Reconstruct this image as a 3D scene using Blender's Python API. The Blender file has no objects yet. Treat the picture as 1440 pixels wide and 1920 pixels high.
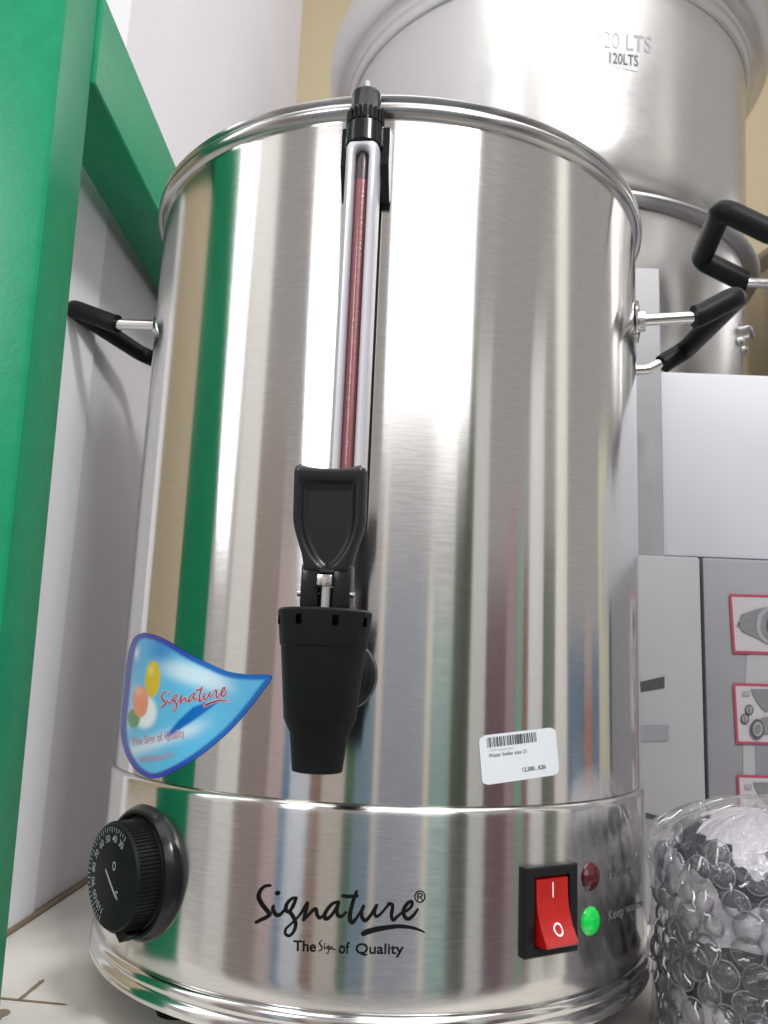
import bpy, bmesh, math, random
from mathutils import Vector, Matrix, noise
random.seed(7)
PI = math.pi
sc = bpy.context.scene

# ------------------------------------------------------------------ camera
FPX = 1565.0
CAM = Vector((0, -0.515, 0.1536))
yaw, pitch, roll = -0.005, 0.1761, 0.0419
Fw = Vector((math.sin(yaw)*math.cos(pitch), math.cos(yaw)*math.cos(pitch), math.sin(pitch)))
Rt = Fw.cross(Vector((0, 0, 1))).normalized(); Up = Rt.cross(Fw)
Rt, Up = (math.cos(roll)*Rt + math.sin(roll)*Up), (-math.sin(roll)*Rt + math.cos(roll)*Up)
cd = bpy.data.cameras.new('camera'); cam = bpy.data.objects.new('camera', cd)
sc.collection.objects.link(cam); sc.camera = cam
cam.matrix_world = Matrix(((Rt.x, Up.x, -Fw.x, CAM.x), (Rt.y, Up.y, -Fw.y, CAM.y), (Rt.z, Up.z, -Fw.z, CAM.z), (0, 0, 0, 1)))
cd.sensor_fit = 'VERTICAL'; cd.sensor_height = 36; cd.lens = FPX/1920*36
cd.dof.use_dof = True; cd.dof.focus_distance = 0.40; cd.dof.aperture_fstop = 22
cd.clip_start = 0.01; cd.clip_end = 50

# ------------------------------------------------------------------ light
w = bpy.data.worlds.new('World'); sc.world = w; w.use_nodes = True
bg = w.node_tree.nodes['Background']; bg.inputs[0].default_value = (0.392, 0.370, 0.361, 1); bg.inputs[1].default_value = 1.05
def area(name, loc, target, sx, sy, power, col=(1, 1, 1)):
    d = bpy.data.lights.new(name, 'AREA'); d.shape = 'RECTANGLE'; d.size = sx; d.size_y = sy; d.energy = power; d.color = col
    o = bpy.data.objects.new(name, d); sc.collection.objects.link(o); o.location = loc
    o.rotation_euler = (Vector(target) - Vector(loc)).to_track_quat('-Z', 'Y').to_euler()
    return o
# bright shop window behind the photographer, narrow lit doorway on the left, ceiling tube
area('shop_window_light', (0.47, -1.85, 1.50), (0.02, 0, 1.50), 1.22, 1.40, 11.5, (0.97, 0.98, 1.0))
area('left_window_light', (-1.17, -1.98, 1.12), (0, 0, 1.12), 0.42, 0.74, 13, (0.97, 0.98, 1.0))
area('doorway_light', (-1.02, -0.41, 0.95), (-0.08, -0.1, 0.95), 0.13, 1.15, 2.6, (0.97, 0.98, 1.0))
area('ceiling_light', (0.62, -1.25, 1.42), (0.0, 0.1, 0.2), 0.30, 0.22, 22, (1, 0.99, 0.97))
area('added_ceiling_fill', (0.15, -0.45, 1.95), (0.15, -0.45, 0), 2.2, 1.7, 25, (1, 0.985, 0.965))  # unseen panel added as soft fill for walls and table
sc.view_settings.view_transform = 'Standard'; sc.view_settings.look = 'None'
sc.view_settings.exposure = 0.06; sc.view_settings.gamma = 1
sc.cycles.use_denoising = True
sc.cycles.max_bounces = 10; sc.cycles.transparent_max_bounces = 24; sc.cycles.glossy_bounces = 6
sc.cycles.caustics_reflective = True; sc.cycles.blur_glossy = 0.6; sc.cycles.caustics_refractive = False
sc.cycles.sample_clamp_indirect = 6

# ------------------------------------------------------------------ projection helpers (photo pixel -> point on a real surface)
def ray(x, y): return (x-720)/FPX*Rt + (960-y)/FPX*Up + Fw
def proj(X):
    d = Vector(X) - CAM; k = d.dot(Fw)
    return 720 + FPX*d.dot(Rt)/k, 960 - FPX*d.dot(Up)/k
def on_y(x, y, Y): d = ray(x, y); return CAM + d*((Y-CAM.y)/d.y)
def on_x(x, y, X): d = ray(x, y); return CAM + d*((X-CAM.x)/d.x)
def on_z(x, y, Z): d = ray(x, y); return CAM + d*((Z-CAM.z)/d.z)
def on_cyl(x, y, r, c=(0, 0)):
    d = ray(x, y); ox, oy = CAM.x-c[0], CAM.y-c[1]
    a = d.x**2+d.y**2; b = ox*d.x+oy*d.y; k = ox*ox+oy*oy-r*r; D = max(b*b-a*k, 0)
    return CAM + d*((-b-math.sqrt(D))/a)
def phi_z(x, y, r, c=(0, 0)):
    p = on_cyl(x, y, r, c); return math.atan2(p.x-c[0], -(p.y-c[1])), p.z
def cylp(phi, z, r, c=(0, 0)): return Vector((c[0]+r*math.sin(phi), c[1]-r*math.cos(phi), z))

# ------------------------------------------------------------------ materials
def mat(name, col, rough=0.5, metal=0.0, noise_amt=0.0, noise_scale=40, bump=0.0, bump_scale=200, coat=0.0, spec=0.5, **kw):
    m = bpy.data.materials.new(name); m.use_nodes = True; nt = m.node_tree; b = nt.nodes['Principled BSDF']
    b.inputs['Base Color'].default_value = (*col, 1); b.inputs['Roughness'].default_value = rough
    b.inputs['Metallic'].default_value = metal; b.inputs['Coat Weight'].default_value = coat; b.inputs['Coat Roughness'].default_value = 0.08
    b.inputs['Specular IOR Level'].default_value = spec
    for k, v in kw.items(): b.inputs[k.replace('_', ' ')].default_value = v
    tc = nt.nodes.new('ShaderNodeTexCoord')
    if noise_amt:
        n = nt.nodes.new('ShaderNodeTexNoise'); n.inputs['Scale'].default_value = noise_scale; n.inputs['Detail'].default_value = 6
        nt.links.new(tc.outputs['Object'], n.inputs['Vector'])
        mx = nt.nodes.new('ShaderNodeMix'); mx.data_type = 'RGBA'
        mx.inputs[6].default_value = (*[c*(1-noise_amt) for c in col], 1); mx.inputs[7].default_value = (*[min(1, c*(1+noise_amt)) for c in col], 1)
        nt.links.new(n.outputs['Fac'], mx.inputs[0]); nt.links.new(mx.outputs[2], b.inputs['Base Color'])
        mr = nt.nodes.new('ShaderNodeMapRange'); mr.inputs[3].default_value = rough*0.85; mr.inputs[4].default_value = min(1, rough*1.15)
        nt.links.new(n.outputs['Fac'], mr.inputs[0]); nt.links.new(mr.outputs[0], b.inputs['Roughness'])
    if bump:
        n = nt.nodes.new('ShaderNodeTexNoise'); n.inputs['Scale'].default_value = bump_scale; n.inputs['Detail'].default_value = 4
        nt.links.new(tc.outputs['Object'], n.inputs['Vector'])
        bp = nt.nodes.new('ShaderNodeBump'); bp.inputs['Strength'].default_value = bump; bp.inputs['Distance'].default_value = 0.001
        nt.links.new(n.outputs['Fac'], bp.inputs['Height']); nt.links.new(bp.outputs['Normal'], b.inputs['Normal'])
    return m

def brushed(name, col, rough, aniso, center=(0, 0), zfreq=900.0, grain=0.12, bump=0.02, wav=0.0):
    """steel with horizontal brush lines round a vertical axis: reflections smear vertically"""
    m = bpy.data.materials.new(name); m.use_nodes = True; nt = m.node_tree; b = nt.nodes['Principled BSDF']
    N = nt.nodes.new; L = nt.links.new
    b.inputs['Metallic'].default_value = 1; b.inputs['Anisotropic'].default_value = aniso; b.inputs['Anisotropic Rotation'].default_value = 0.25
    tg = N('ShaderNodeTangent'); tg.direction_type = 'RADIAL'; tg.axis = 'Z'; L(tg.outputs[0], b.inputs['Tangent'])
    g = N('ShaderNodeNewGeometry'); s = N('ShaderNodeSeparateXYZ'); L(g.outputs['Position'], s.inputs[0])
    def mth(op, a, c):
        n = N('ShaderNodeMath'); n.operation = op
        for i, v in enumerate((a, c)):
            if isinstance(v, (int, float)): n.inputs[i].default_value = v
            else: L(v, n.inputs[i])
        return n.outputs[0]
    ang = mth('ARCTAN2', mth('SUBTRACT', s.outputs[0], center[0]), mth('SUBTRACT', s.outputs[1], center[1]))
    c = N('ShaderNodeCombineXYZ'); L(mth('MULTIPLY', ang, 14.0), c.inputs[0]); L(mth('MULTIPLY', s.outputs[2], zfreq), c.inputs[2])
    n1 = N('ShaderNodeTexNoise'); n1.inputs['Scale'].default_value = 1; n1.inputs['Detail'].default_value = 3; L(c.outputs[0], n1.inputs['Vector'])
    n2 = N('ShaderNodeTexNoise'); n2.inputs['Scale'].default_value = 22; n2.inputs['Detail'].default_value = 5; L(g.outputs['Position'], n2.inputs['Vector'])
    mx = N('ShaderNodeMix'); mx.data_type = 'RGBA'
    mx.inputs[6].default_value = (*[k*(1-grain) for k in col], 1); mx.inputs[7].default_value = (*[min(1, k*(1+grain)) for k in col], 1)
    L(n1.outputs['Fac'], mx.inputs[0]); L(mx.outputs[2], b.inputs['Base Color'])
    rr = N('ShaderNodeMapRange'); rr.inputs[3].default_value = rough*0.7; rr.inputs[4].default_value = rough*1.3
    L(mth('ADD', mth('MULTIPLY', n1.outputs['Fac'], 0.5), mth('MULTIPLY', n2.outputs['Fac'], 0.5)), rr.inputs[0]); L(rr.outputs[0], b.inputs['Roughness'])
    bp = N('ShaderNodeBump'); bp.inputs['Strength'].default_value = bump; bp.inputs['Distance'].default_value = 0.0006
    L(n1.outputs['Fac'], bp.inputs['Height'])
    if wav:
        c2 = N('ShaderNodeCombineXYZ'); L(mth('MULTIPLY', ang, 9.0), c2.inputs[0]); L(mth('MULTIPLY', s.outputs[2], 1.6), c2.inputs[2])
        n3 = N('ShaderNodeTexNoise'); n3.inputs['Scale'].default_value = 1; n3.inputs['Detail'].default_value = 2; L(c2.outputs[0], n3.inputs['Vector'])
        b2 = N('ShaderNodeBump'); b2.inputs['Strength'].default_value = wav; b2.inputs['Distance'].default_value = 0.004
        L(n3.outputs['Fac'], b2.inputs['Height']); L(b2.outputs['Normal'], bp.inputs['Normal'])
    L(bp.outputs['Normal'], b.inputs['Normal'])
    return m

def film(name, col, diff, gloss, rough, bump=0.0, bscale=150, fk=0.35, bdist=0.002):
    """thin clear plastic: mostly see-through, some milky scatter, sharp glints"""
    m = bpy.data.materials.new(name); m.use_nodes = True; nt = m.node_tree; nt.nodes.clear(); N = nt.nodes.new; L = nt.links.new
    out = N('ShaderNodeOutputMaterial'); tr = N('ShaderNodeBsdfTransparent'); tr.inputs[0].default_value = (0.96, 0.96, 0.97, 1)
    df = N('ShaderNodeBsdfDiffuse'); df.inputs[0].default_value = (*col, 1); gl = N('ShaderNodeBsdfGlossy'); gl.inputs[0].default_value = (1, 1, 1, 1); gl.inputs[1].default_value = rough
    tl = N('ShaderNodeBsdfTranslucent'); tl.inputs[0].default_value = (*col, 1)
    m0 = N('ShaderNodeMixShader'); m0.inputs[0].default_value = 0.4; L(df.outputs[0], m0.inputs[1]); L(tl.outputs[0], m0.inputs[2])
    m1 = N('ShaderNodeMixShader'); m1.inputs[0].default_value = diff; L(tr.outputs[0], m1.inputs[1]); L(m0.outputs[0], m1.inputs[2])
    fr = N('ShaderNodeFresnel'); fr.inputs[0].default_value = 1.5
    ad = N('ShaderNodeMath'); ad.operation = 'MULTIPLY_ADD'; ad.use_clamp = True; ad.inputs[1].default_value = fk; ad.inputs[2].default_value = gloss; L(fr.outputs[0], ad.inputs[0])
    m2 = N('ShaderNodeMixShader'); L(ad.outputs[0], m2.inputs[0]); L(m1.outputs[0], m2.inputs[1]); L(gl.outputs[0], m2.inputs[2]); L(m2.outputs[0], out.inputs[0])
    if bump:
        tc = N('ShaderNodeTexCoord'); n = N('ShaderNodeTexNoise'); n.inputs['Scale'].default_value = bscale; n.inputs['Detail'].default_value = 5
        n.inputs['Distortion'].default_value = 1.2
        L(tc.outputs['Object'], n.inputs['Vector']); bp = N('ShaderNodeBump'); bp.inputs['Strength'].default_value = bump; bp.inputs['Distance'].default_value = bdist
        L(n.outputs['Fac'], bp.inputs['Height']); L(bp.outputs['Normal'], gl.inputs['Normal']); L(bp.outputs['Normal'], df.inputs['Normal'])
    return m

STEEL = brushed('brushed_steel', (0.68, 0.665, 0.645), 0.130, 0.98, wav=0.012, grain=0.10, bump=0.012)
STEEL_BASE = brushed('brushed_steel_base', (0.68, 0.67, 0.655), 0.17, 0.98, wav=0.008, grain=0.18)
CHROME = mat('polished_steel', (0.72, 0.71, 0.70), 0.14, 1.0)
RIMSTEEL = mat('rim_steel', (0.46, 0.455, 0.45), 0.22, 1.0, noise_amt=0.08, noise_scale=30)
BLACK = mat('black_plastic', (0.008, 0.009, 0.010), 0.20, spec=0.32, bump=0.03, bump_scale=900)
BLACKMATT = mat('matt_black_plastic', (0.007, 0.0085, 0.009), 0.45, spec=0.13, bump=0.04, bump_scale=700)
RUBBER = mat('black_rubber_sleeve', (0.007, 0.0085, 0.009), 0.45, spec=0.13, bump=0.05, bump_scale=500)
SILVER = mat('anodised_aluminium', (0.52, 0.52, 0.56), 0.42, 0.35, noise_amt=0.03)
ALU = brushed('spun_aluminium', (0.72, 0.71, 0.705), 0.33, 0.6, zfreq=350, grain=0.06, bump=0.025, center=(0.1965, 0.57))
INK = mat('black_print', (0.006, 0.007, 0.007), 0.6, spec=0.08)
GREYINK = mat('worn_grey_print', (0.42, 0.43, 0.42), 0.6)
WHITEINK = mat('white_print', (0.62, 0.66, 0.68), 0.5)
GREEN = mat('green_gloss_paint', (0.009, 0.235, 0.108), 0.30, noise_amt=0.16, noise_scale=90, bump=0.10, bump_scale=420, coat=0.0, spec=0.22)
WALL_LIT = mat('wall_paint_lit', (0.88, 0.88, 0.92), 0.55, noise_amt=0.02, noise_scale=12)  # near wall strip, whitened to stand for light falling on it
WALL_SHADED = mat('wall_paint_shaded', (0.72, 0.70, 0.745), 0.6, noise_amt=0.04, noise_scale=8)  # rest of the same wall, greyed to stand for shade
BEIGEWALL = mat('beige_wall_paint', (0.53, 0.46, 0.33), 0.6, noise_amt=0.05, noise_scale=6)
TABLE = mat('worn_cream_laminate', (0.55, 0.525, 0.49), 0.42, noise_amt=0.17, noise_scale=14)

# ------------------------------------------------------------------ mesh helpers
def link(name, me, m=None, parent=None, smooth=True):
    o = bpy.data.objects.new(name, me); sc.collection.objects.link(o)
    if m: me.materials.append(m)
    if smooth:
        for p in me.polygons: p.use_smooth = True
    if parent: o.parent = parent
    return o
def from_bm(name, bm, m, parent=None, smooth=True, sharp=None):
    bmesh.ops.recalc_face_normals(bm, faces=bm.faces)
    me = bpy.data.meshes.new(name); bm.to_mesh(me); bm.free()
    if sharp: me.set_sharp_from_angle(angle=math.radians(sharp))
    o = link(name, me, m, parent, smooth)
    return o
def pydata(name, v, f, m, parent=None, smooth=True, sharp=None):
    me = bpy.data.meshes.new(name); me.from_pydata([tuple(p) for p in v], [], f); me.update()
    o = link(name, me, m, parent, smooth)
    if sharp: me.set_sharp_from_angle(angle=math.radians(sharp))
    return o
def frame_axes(phi):
    """tangent (to the right seen from outside), up, outward"""
    return Vector((math.cos(phi), math.sin(phi), 0)), Vector((0, 0, 1)), Vector((math.sin(phi), -math.cos(phi), 0))
def lathe(name, prof, m, parent=None, origin=(0, 0, 0), axis=(0, 0, 1), seg=64, sharp=40, close=True):
    ax = Vector(axis).normalized(); u = ax.orthogonal().normalized(); v = ax.cross(u); O = Vector(origin)
    if abs(ax.z) > 0.99: u, v = Vector((1, 0, 0)), Vector((0, 1, 0))
    V = []; F = []; n = len(prof)
    for i in range(seg):
        a = 2*PI*i/seg; e = math.cos(a)*u + math.sin(a)*v
        for r, h in prof: V.append(O + e*r + ax*h)
    for i in range(seg):
        j = (i+1) % seg
        for k in range(n-1): F.append((i*n+k, j*n+k, j*n+k+1, i*n+k+1))
    if close:
        if prof[0][0] > 1e-6: F.append([i*n for i in range(seg)])
        if prof[-1][0] > 1e-6: F.append([i*n+n-1 for i in range(seg)][::-1])
    me = bpy.data.meshes.new(name); me.from_pydata([tuple(p) for p in V], [], F); me.update()
    bm = bmesh.new(); bm.from_mesh(me); bmesh.ops.remove_doubles(bm, verts=bm.verts, dist=1e-7); bpy.data.meshes.remove(me)
    return from_bm(name, bm, m, parent, True, sharp)
def fillet(pts, rad, n=8):
    out = [Vector(pts[0])]
    for i in range(1, len(pts)-1):
        p, a, b = Vector(pts[i]), Vector(pts[i-1]), Vector(pts[i+1])
        da, db = (a-p).normalized(), (b-p).normalized(); ang = da.angle(db)
        t = min(rad/math.tan(ang/2), (a-p).length*0.49, (b-p).length*0.49)
        s, e = p+da*t, p+db*t
        for k in range(n+1):
            q = k/n; out.append(s*(1-q)**2 + p*2*q*(1-q) + e*q*q)
    out.append(Vector(pts[-1])); return out
def tube(name, pts, r, m, parent=None, seg=14, cap=True, radii=None, round_ends=False):
    pts = [Vector(p) for p in pts]; V = []; F = []; n = len(pts)
    t0 = (pts[1]-pts[0]).normalized(); nrm = t0.orthogonal().normalized()
    for i, p in enumerate(pts):
        t = (pts[min(i+1, n-1)] - pts[max(i-1, 0)]).normalized()
        nrm = (nrm - t*nrm.dot(t)).normalized(); bn = t.cross(nrm); rr = radii[i] if radii else r
        for k in range(seg):
            a = 2*PI*k/seg; V.append(p + rr*(math.cos(a)*nrm + math.sin(a)*bn))
    for i in range(n-1):
        for k in range(seg): F.append((i*seg+k, i*seg+(k+1) % seg, (i+1)*seg+(k+1) % seg, (i+1)*seg+k))
    if cap: F.append(list(range(seg))[::-1]); F.append(list(range((n-1)*seg, n*seg)))
    return pydata(name, V, F, m, parent, True, 50)
def box(name, lo, hi, m, parent=None, bev=0.0, seg=2, jitter=0.0):
    bm = bmesh.new(); bmesh.ops.create_cube(bm, size=1)
    lo, hi = Vector(lo), Vector(hi)
    for v in bm.verts:
        v.co = Vector([(lo[i]+hi[i])/2 + v.co[i]*(hi[i]-lo[i]) for i in range(3)])
        if jitter: v.co += Vector([random.uniform(-jitter, jitter) for _ in range(3)])
    if bev: bmesh.ops.bevel(bm, geom=bm.edges[:], offset=bev, segments=seg, affect='EDGES', profile=0.6)
    return from_bm(name, bm, m, parent, True, 35)
def local_box(name, O, axes, lo, hi, m, parent=None, bev=0.0, seg=2, taper=None):
    bm = bmesh.new(); bmesh.ops.create_cube(bm, size=1); e = axes
    for v in bm.verts:
        c = [(lo[i]+hi[i])/2 + v.co[i]*(hi[i]-lo[i]) for i in range(3)]
        if taper: c = taper(c)
        v.co = Vector(O) + e[0]*c[0] + e[1]*c[1] + e[2]*c[2]
    if bev: bmesh.ops.bevel(bm, geom=bm.edges[:], offset=bev, segments=seg, affect='EDGES', profile=0.6)
    return from_bm(name, bm, m, parent, True, 35)
def thing(name, label, cat, loc, group=None):
    o = bpy.data.objects.new(name, None); sc.collection.objects.link(o); o.location = loc; o.empty_display_size = 0.02
    o['label'] = label; o['category'] = cat
    if group: o['group'] = group
    return o
def adopt(root):
    """parts were modelled in world space: keep them there under the Empty"""
    bpy.context.view_layer.update()
    for c in root.children: c.matrix_parent_inverse = root.matrix_world.inverted()
def tag(o, label, cat, group=None):
    o['label'] = label; o['category'] = cat
    if group: o['group'] = group
    return o
def struct(o): o['kind'] = 'structure'; return o

# flat print: text outlines as 2-D triangles in a unit box
def text_tris(s, bold=0.0, shear=0.0):
    cu = bpy.data.curves.new('t', 'FONT'); cu.body = s; cu.size = 1; cu.resolution_u = 4; cu.offset = bold; cu.shear = shear
    o = bpy.data.objects.new('t', cu); sc.collection.objects.link(o); bpy.context.view_layer.update()
    me = bpy.data.meshes.new_from_object(o.evaluated_get(bpy.context.evaluated_depsgraph_get()))
    V = [(v.co.x, v.co.y) for v in me.vertices]; F = [tuple(p.vertices) for p in me.polygons]
    bpy.data.objects.remove(o); bpy.data.curves.remove(cu); bpy.data.meshes.remove(me)
    x0 = min(v[0] for v in V); x1 = max(v[0] for v in V)
    return V, F, x0, x1
def quad_map(q):
    """unit square (u right, v down) -> pixel quad TL,TR,BR,BL"""
    (a, b, c, d) = [Vector((*p, 0)) for p in q]
    return lambda u, v: (a*(1-u)*(1-v) + b*u*(1-v) + c*u*v + d*(1-u)*v)
def text_on(name, s, quad, surf, m, parent, bold=0.0, cap=0.73, desc=0.0, shear=0.0):
    """quad spans cap-height to baseline of the line"""
    V, F, x0, x1 = text_tris(s, bold, shear); q = quad_map(quad)
    P = []
    for x, y in V:
        p = q((x-x0)/(x1-x0), 1 - y/cap); P.append(surf(p.x, p.y))
    return pydata(name, P, F, m, parent, False)
def poly_on(name, pts, surf, m, parent):
    return pydata(name, [surf(*p) for p in pts], [list(range(len(pts)))], m, parent, False)
def smooth_path(pts, n=8):
    out = []
    P = [pts[0]] + list(pts) + [pts[-1]]
    for i in range(1, len(P)-2):
        a, b, c, d = [Vector((*p, 0)) if len(p) == 2 else Vector(p) for p in P[i-1:i+3]]
        for k in range(n):
            t = k/n; out.append(0.5*((2*b) + (c-a)*t + (2*a-5*b+4*c-d)*t*t + (3*b-a-3*c+d)*t**3))
    e = P[-1]; out.append(Vector((*e, 0)) if len(e) == 2 else Vector(e)); return out
def stroke_tris(paths, V, F, mapf, grow=0.0, seg=10):
    """paths: list of (points (x,y,width)); brush strokes as ribbons with round ends"""
    for pts in paths:
        sp = smooth_path(pts); base = len(V); n = len(sp)
        for i, p in enumerate(sp):
            t = sp[min(i+1, n-1)] - sp[max(i-1, 0)]; t.z = 0
            t = t.normalized() if t.length > 0 else Vector((1, 0, 0)); nn = Vector((-t.y, t.x, 0)); h = p.z/2 + grow
            V.append(mapf(p.x+nn.x*h, p.y+nn.y*h)); V.append(mapf(p.x-nn.x*h, p.y-nn.y*h))
        for i in range(n-1): F.append((base+2*i, base+2*i+1, base+2*i+3, base+2*i+2))
        for p in (sp[0], sp[-1]):
            b2 = len(V); h = p.z/2+grow
            for k in range(seg): V.append(mapf(p.x+h*math.cos(2*PI*k/seg), p.y+h*math.sin(2*PI*k/seg)))
            F.append(list(range(b2, b2+seg)))

# ------------------------------------------------------------------ setting
ZT = -0.018                                         # table height; boiler base at z=0, on feet
table = struct(box('table_top', (-0.75, -0.178, ZT-0.03), (0.9, 1.1, ZT), TABLE, None, 0.006))
CRACK = mat('dirt_in_joint', (0.20, 0.15, 0.10), 0.8)
def crack(p0, p1, wd, name='scratch'):
    a, b = on_z(*p0, ZT+0.0004), on_z(*p1, ZT+0.0004); t = (b-a).normalized(); n = Vector((-t.y, t.x, 0))
    V = []; F = []; N = 10
    for i in range(N+1):
        p = a.lerp(b, i/N); h = wd*(0.5+0.3*random.random())*(1 if i < N else 0.3)
        V += [p+n*h, p-n*h]
    for i in range(N): F.append((2*i, 2*i+1, 2*i+3, 2*i+2))
    pydata(name, V, F, CRACK, table, False)
crack((-30, 1868), (126, 1883), 0.0016); crack((36, 1874), (82, 1836), 0.0016); crack((-40, 1925), (12, 1892), 0.006)
# white boarding on the left: light on near strip, shade beyond put into paint
wl_p0, wl_dir = Vector((-0.2202, 0.0647, 0)), Vector((0.0039, 0.0876, 0)).normalized()
nrm = Vector((wl_dir.y, -wl_dir.x, 0))
def wall_panel(name, t0, t1, z0, z1, thick, proud, m):
    V = []
    for t in (t0, t1):
        for d in (proud, proud-thick):
            for z in (z0, z1): V.append(wl_p0 + wl_dir*t + nrm*d + Vector((0, 0, z)))
    bm = bmesh.new(); vs = [bm.verts.new(v) for v in V]
    for f in ((0, 1, 5, 4), (2, 6, 7, 3), (0, 2, 3, 1), (4, 5, 7, 6), (1, 3, 7, 5), (0, 4, 6, 2)): bm.faces.new([vs[i] for i in f])
    bmesh.ops.bevel(bm, geom=bm.edges[:], offset=0.0015, segments=2, affect='EDGES')
    return struct(from_bm(name, bm, m, None, True, 35))
wall_panel('wall_left', 0.0005, 0.72, ZT, 1.9, 0.03, 0.0, WALL_SHADED)
lit_strip = wall_panel('wall_left_lit_strip', -0.078, 0.0, ZT, 1.9, 0.03, 0.0015, WALL_LIT)
struct(box('wall_side', (-1.46, -0.15, -1.0), (-1.42, 1.2, 2.2), BEIGEWALL))
wb = struct(box('wall_back', (-1.2, 1.12, ZT-0.6), (1.8, 1.16, 2.2), mat('ochre_beige_wall_paint', (0.40, 0.335, 0.215), 0.6, noise_amt=0.05, noise_scale=6)))
# joint of dirt along the wall foot
a, b = wl_p0 + wl_dir*-0.2 + nrm*0.0035, wl_p0 + wl_dir*0.5 + nrm*0.0035
tube('dirty_joint', [Vector((a.x, a.y, ZT+0.0005)), Vector((b.x, b.y, ZT+0.0005))], 0.0022, CRACK, table, 8)

# ------------------------------------------------------------------ green rack
rack = thing('metal_rack', 'glossy green metal rack frame beside the white wall, left of the boiler', 'rack', (-0.2, -0.12, ZT))
def rbox(name, lo, hi, bev=0.003): return box(name, lo, hi, GREEN, rack, bev, 3)
rbox('post', (-0.2140, -0.1445, ZT), (-0.1700, -0.1035, 1.2))
post = rack.children[0]
for v in post.data.vertices: v.co.x -= (v.co.z-0.27)*0.016
rbox('beam', (-0.2075, -0.1030, 0.4600), (-0.1712, 0.62, 0.5160), 0.0025)
adopt(rack)

# ------------------------------------------------------------------ the boiler
RB, RBASE = 0.150, 0.1518
F0 = math.radians(-6.4)                             # direction the tap faces
boiler = thing('water_boiler', 'tall brushed steel water boiler with black tap, sight gauge and round dial', 'water boiler', (0, 0, ZT))
body = lathe('body', [(0.12, 0.0938), (RB-0.0006, 0.0938), (RB, 0.0943)] + [(RB, 0.0952+(0.4128-0.0952)*i/30) for i in range(1, 31)] + [(RB-0.002, 0.4135)], STEEL, boiler, seg=192, close=False)
lathe('rim', [(RB-0.001, 0.4120), (RB+0.0022, 0.4128), (RB+0.0040, 0.4148), (RB+0.0043, 0.4172), (RB+0.0030, 0.4193), (RB+0.0022, 0.4200), (RB+0.0030, 0.4208), (RB+0.0034, 0.4222), (RB+0.0024, 0.4236), (RB, 0.4242), (RB-0.004, 0.4225), (RB-0.005, 0.412)], RIMSTEEL, boiler, seg=192, close=False)
base = lathe('base', [(RB-0.004, 0.0940), (RB-0.0004, 0.0938), (RBASE-0.0007, 0.0930), (RBASE-0.0001, 0.0917), (RBASE, 0.0900)] + [(RBASE, 0.0900-(0.0900-0.0150)*i/8) for i in range(1, 9)] + [(RBASE-0.0010, 0.0138)], STEEL_BASE, boiler, seg=192, close=False)
lathe('bottom_bead', [(RB-0.002, 0.0142), (RBASE-0.0006, 0.0138), (RBASE+0.0010, 0.0128), (RBASE+0.0018, 0.0108), (RBASE+0.0014, 0.0088), (RBASE+0.0002, 0.0074), (RBASE+0.0014, 0.0062), (RBASE+0.0022, 0.0042), (RBASE+0.0018, 0.0018), (RBASE-0.001, 0.0002), (RBASE-0.012, 0.0)], CHROME, boiler, seg=192, close=False)
lathe('underside', [(0.0, 0.003), (RBASE-0.008, 0.002), (RBASE-0.006, 0.0012)], BLACKMATT, boiler, seg=96, close=False)
lathe('lid', [(RB-0.004, 0.418), (RB-0.03, 0.424), (0.03, 0.430), (0, 0.430)], STEEL, boiler, seg=96, close=False)
for k in range(4):
    p = cylp(F0+PI/4+k*PI/2, ZT, 0.118); lathe('foot', [(0.0, 0), (0.010, 0), (0.011, 0.004), (0.009, 0.0205), (0, 0.0205)], BLACKMATT, boiler, (p.x, p.y, ZT), seg=20)

# --- handles
def handle(par, c, phi, z, hw=0.0455, sc_=1.0, rr=0.0036, rs=0.0074, rise=0.0155, r0=RB, reach=0.0625, s0=0.0345, s1=None):
    t, up, o = frame_axes(phi); C0 = Vector((c[0], c[1], 0)) + o*(r0*0.953) + up*z; s = sc_
    H = lambda a, out, zz: C0 + t*a*s + o*out*s + up*zz*s
    s1 = s0 if s1 is None else s1
    def side(sg):
        p = [H(sg*hw, -0.006, 0), H(sg*hw, 0.036, 0.0045), H(sg*hw, reach, rise+0.0045), H(0, reach, rise+0.0045)]
        return fillet(p, 0.012*s, 8)
    for sg in (-1, 1):
        f = side(sg); tube('handle_rod', f[:17], rr*s, CHROME, par, 14)
        # plate and nut on the shell
        aa = math.asin(max(-1, min(1, sg*hw*s/r0))); pn = frame_axes(phi+aa*1.0)
        O = Vector((c[0], c[1], z)) + pn[2]*(r0+0.0002)
        lathe('handle_plate', [(0, 0), (0.0125*s, 0), (0.0125*s, 0.0012), (0.009*s, 0.002), (0.0065*s, 0.0022), (0.0062*s, 0.0052), (0.0, 0.0052)], CHROME, par, O, pn[2], 24)
    mid = fillet([H(-hw, s0, 0.0046), H(-hw, s0+0.003, 0.0052), H(-hw, reach, rise+0.0045), H(hw, reach, rise+0.0045), H(hw, s1+0.003, 0.0052+rise*max(0, (s1-0.036)/(reach-0.036))), H(hw, s1, 0.0046+rise*max(0, (s1-0.039)/(reach-0.036)))], 0.011*s, 8)
    return tube('handle_grip', mid, rs*s, RUBBER, par, 20)
handle(boiler, (0, 0), math.radians(90), 0.3585, rs=0.0068, s1=0.046)
handle(boiler, (0, 0), math.radians(-106), 0.3600, reach=0.074, rs=0.0060)

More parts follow.
